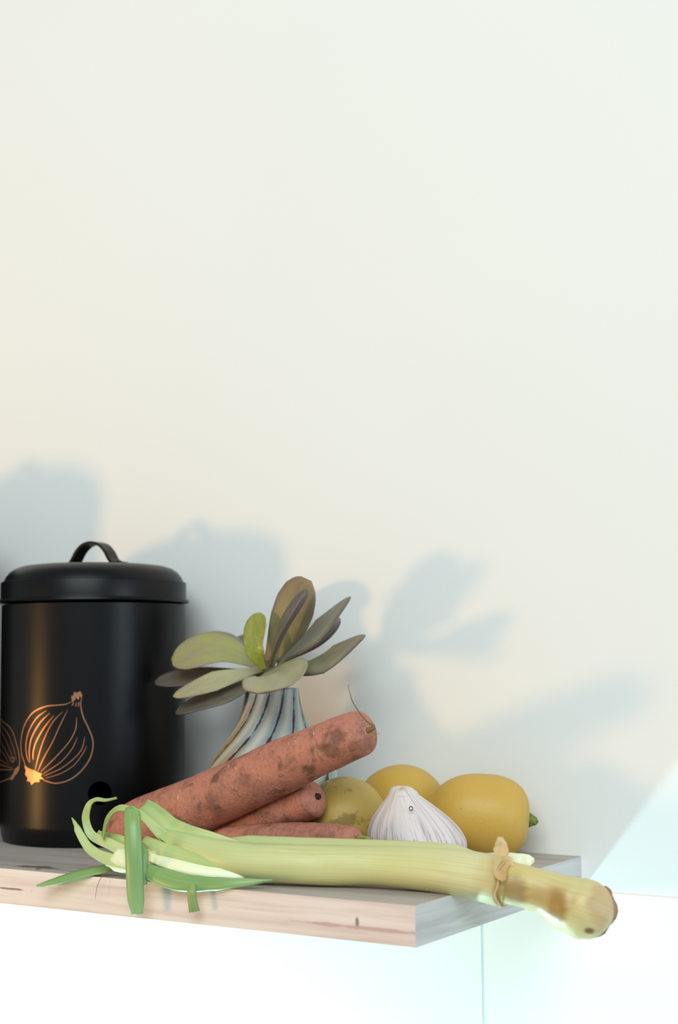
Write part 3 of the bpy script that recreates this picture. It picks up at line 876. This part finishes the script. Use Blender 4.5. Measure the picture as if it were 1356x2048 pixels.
# cut leaf ends at the left
ribbon('leaf', [(-0.1536, -0.2360, 0.0177), (-0.1773, -0.2440, 0.0246), (-0.1979, -0.2480, 0.0323), (-0.2116, -0.2490, 0.0419), (-0.2223, -0.2500, 0.0494)], [0.010, 0.0105, 0.0095, 0.0085, 0.0075, 0.0058], M_LIGHT, leek, (0.45, -0.85, 0.5), th=0.0011, cup=0.35)
ribbon('leaf', [(-0.1919, -0.2360, 0.0188), (-0.2020, -0.2510, 0.0293), (-0.2109, -0.2630, 0.0429), (-0.2199, -0.2660, 0.0479), (-0.2314, -0.2660, 0.0483), (-0.2420, -0.2640, 0.0401), (-0.2477, -0.2620, 0.0276)],
       [0.0030, 0.0040, 0.0032, 0.0026, 0.0030, 0.0036, 0.0032], M_LIGHT, leek, hints=[(0.3, -0.8, 0.4), (0.3, -0.9, 0.4), (0.2, -0.6, 0.8), (0.1, -0.6, 0.8), (-0.3, -0.7, 0.7), (-0.6, -0.8, 0.2), (-0.6, -0.8, 0.2)], th=0.0010, cup=0.3)
ribbon('leaf', [(-0.2170, -0.2620, 0.0432), (-0.2178, -0.2680, 0.0485), (-0.2116, -0.2750, 0.0393), (-0.2068, -0.2790, 0.0167), (-0.2054, -0.2790, -0.0063), (-0.2044, -0.2780, -0.0192)],
       [0.0052, 0.0056, 0.0058, 0.0060, 0.0060, 0.0058, 0.0042], M_GREEN, leek, hints=[(0.3, -0.5, 1.0), (0.3, -0.8, 0.7), (0.45, -0.9, 0.1), (0.45, -0.9, 0), (0.45, -0.9, 0), (0.45, -0.9, 0)], th=0.0011, cup=-0.22)
ribbon('leaf', [(-0.2107, -0.2620, 0.0246), (-0.2076, -0.2680, 0.0221), (-0.2059, -0.2710, 0.0092), (-0.2050, -0.2710, -0.0007)], [0.003, 0.0042, 0.0040, 0.003], M_GREEN, leek, (0.7, -0.7, 0.0), th=0.0009, cup=-0.2)
ribbon('leaf', [(-0.2262, -0.2580, 0.0158), (-0.2426, -0.2600, 0.0225), (-0.2577, -0.2620, 0.0281), (-0.2638, -0.2620, 0.0389), (-0.2612, -0.2620, 0.0487), (-0.2548, -0.2620, 0.0532), (-0.2457, -0.2620, 0.0532), (-0.2362, -0.2620, 0.0553)],
       [0.0048, 0.0040, 0.0032, 0.0028, 0.0025, 0.0018, 0.0014, 0.0006], M_LIGHT, leek, hints=[(0.2, -0.8, 0.6), (0.2, -0.8, 0.6), (0.4, -0.8, 0.4), (0.5, -0.8, 0.2), (0.4, -0.8, 0.4), (0.1, -0.8, 0.7), (0.1, -0.6, 0.8), (0.1, -0.6, 0.8)], th=0.0010, cup=0.35)
ribbon('leaf', [(-0.2247, -0.2620, 0.0109), (-0.2410, -0.2660, 0.0137), (-0.2547, -0.2680, 0.0200), (-0.2640, -0.2680, 0.0298), (-0.2678, -0.2680, 0.0358), (-0.2715, -0.2680, 0.0405)],
       [0.0050, 0.0046, 0.0036, 0.0030, 0.0026, 0.0014, 0.0005], M_LIGHT, leek, hints=[(0.2, -0.8, 0.6), (0.3, -0.8, 0.6), (0.5, -0.8, 0.4), (0.6, -0.8, 0.3), (0.6, -0.8, 0.2), (0.6, -0.8, 0.2)], th=0.0012, cup=0.3)
ribbon('leaf', [(-0.2244, -0.2560, 0.0197), (-0.2396, -0.2560, 0.0230), (-0.2505, -0.2560, 0.0251), (-0.2596, -0.2550, 0.0287)], [0.0064, 0.0062, 0.0052, 0.0030], M_LIGHT, leek, (0.2, -0.9, 0.5), th=0.0010, cup=0.3)
ribbon('leaf', [(-0.2463, -0.2500, 0.0067), (-0.2586, -0.2580, 0.0041), (-0.2738, -0.2670, 0.0001), (-0.2878, -0.2720, -0.0044), (-0.2986, -0.2730, -0.0078)], [0.0045, 0.0056, 0.0058, 0.0046, 0.0032, 0.0012], M_GREEN, leek, (-0.1, -0.55, 0.85), th=0.0012, cup=-0.15)
ribbon('leaf', [(-0.2109, -0.2660, 0.0109), (-0.1971, -0.2680, 0.0074), (-0.1759, -0.2680, 0.0036), (-0.1574, -0.2650, 0.0032), (-0.1351, -0.2620, 0.0047), (-0.1134, -0.2500, 0.0059)], [0.0030, 0.0058, 0.0068, 0.0062, 0.0050, 0.0032, 0.0006], M_GREEN, leek, (0.3, -0.75, 0.55), th=0.0016, cup=-0.25)
ribbon('leaf', [(-0.2157, -0.2580, 0.0266), (-0.1965, -0.2580, 0.0216), (-0.1740, -0.2540, 0.0172), (-0.1526, -0.2490, 0.0126), (-0.1356, -0.2440, 0.0099)], [0.0050, 0.0056, 0.0058, 0.0055, 0.0040], M_LIGHT, leek, (0.3, -0.85, 0.5), th=0.0012, cup=-0.15)
ribbon('leaf', [(-0.2123, -0.2600, 0.0202), (-0.1906, -0.2600, 0.0148), (-0.1682, -0.2560, 0.0105), (-0.1477, -0.2500, 0.0081), (-0.1296, -0.2380, 0.0075)], [0.0050, 0.0058, 0.0056, 0.0042, 0.0010], M_WHITE, leek, (0.3, -0.75, 0.6), th=0.0012, cup=-0.15)
ribbon('leaf', [(-0.1858, -0.2540, 0.0078), (-0.1643, -0.2500, 0.0060), (-0.1356, -0.2440, 0.0053)], [0.0050, 0.0060, 0.0040], M_DARKG, leek, (0.3, -0.75, 0.6), th=0.0012, cup=-0.15)
ribbon('leaf', [(-0.1721, -0.2620, 0.0031), (-0.1637, -0.2720, -0.0003), (-0.1621, -0.2730, -0.0072), (-0.1604, -0.2730, -0.0148)], [0.0034, 0.0032, 0.0031, 0.0036], M_DARKG, leek, (0.45, -0.9, 0.0), th=0.0009, cup=-0.35)
tube('leaf_base', [(-0.2439, -0.2620, 0.0117), (-0.2321, -0.2600, 0.0122), (-0.2205, -0.2580, 0.0134), (-0.2067, -0.2560, 0.0154)], [0.004, 0.0085, 0.0085, 0.0050], M_WHITE, leek, 20, 24, (0, -1, 0.2), 0.9, 0.15, 3)
tube('root_hair', [(-0.2407, -0.2620, 0.0065), (-0.2449, -0.2660, 0.0019), (-0.2477, -0.2680, -0.0048), (-0.2498, -0.2680, -0.0142)], [0.0003, 0.00025, 0.0002, 0.0001], M_HAIR, leek, 6, 20, (0, -1, 0))
# soil crumbs left on the leek
M_SOIL = m_plain('soil_crumb', srgb(62, 48, 28), 0.9)
tube('soil_crumb', [(-0.0951, -0.2240, 0.0245), (-0.0923, -0.2235, 0.0243), (-0.0890, -0.2230, 0.0248)], [0.0007, 0.0014, 0.0008], M_SOIL, leek, 8, 8, (0, -1, 0), 0.7, 0.4, 2)
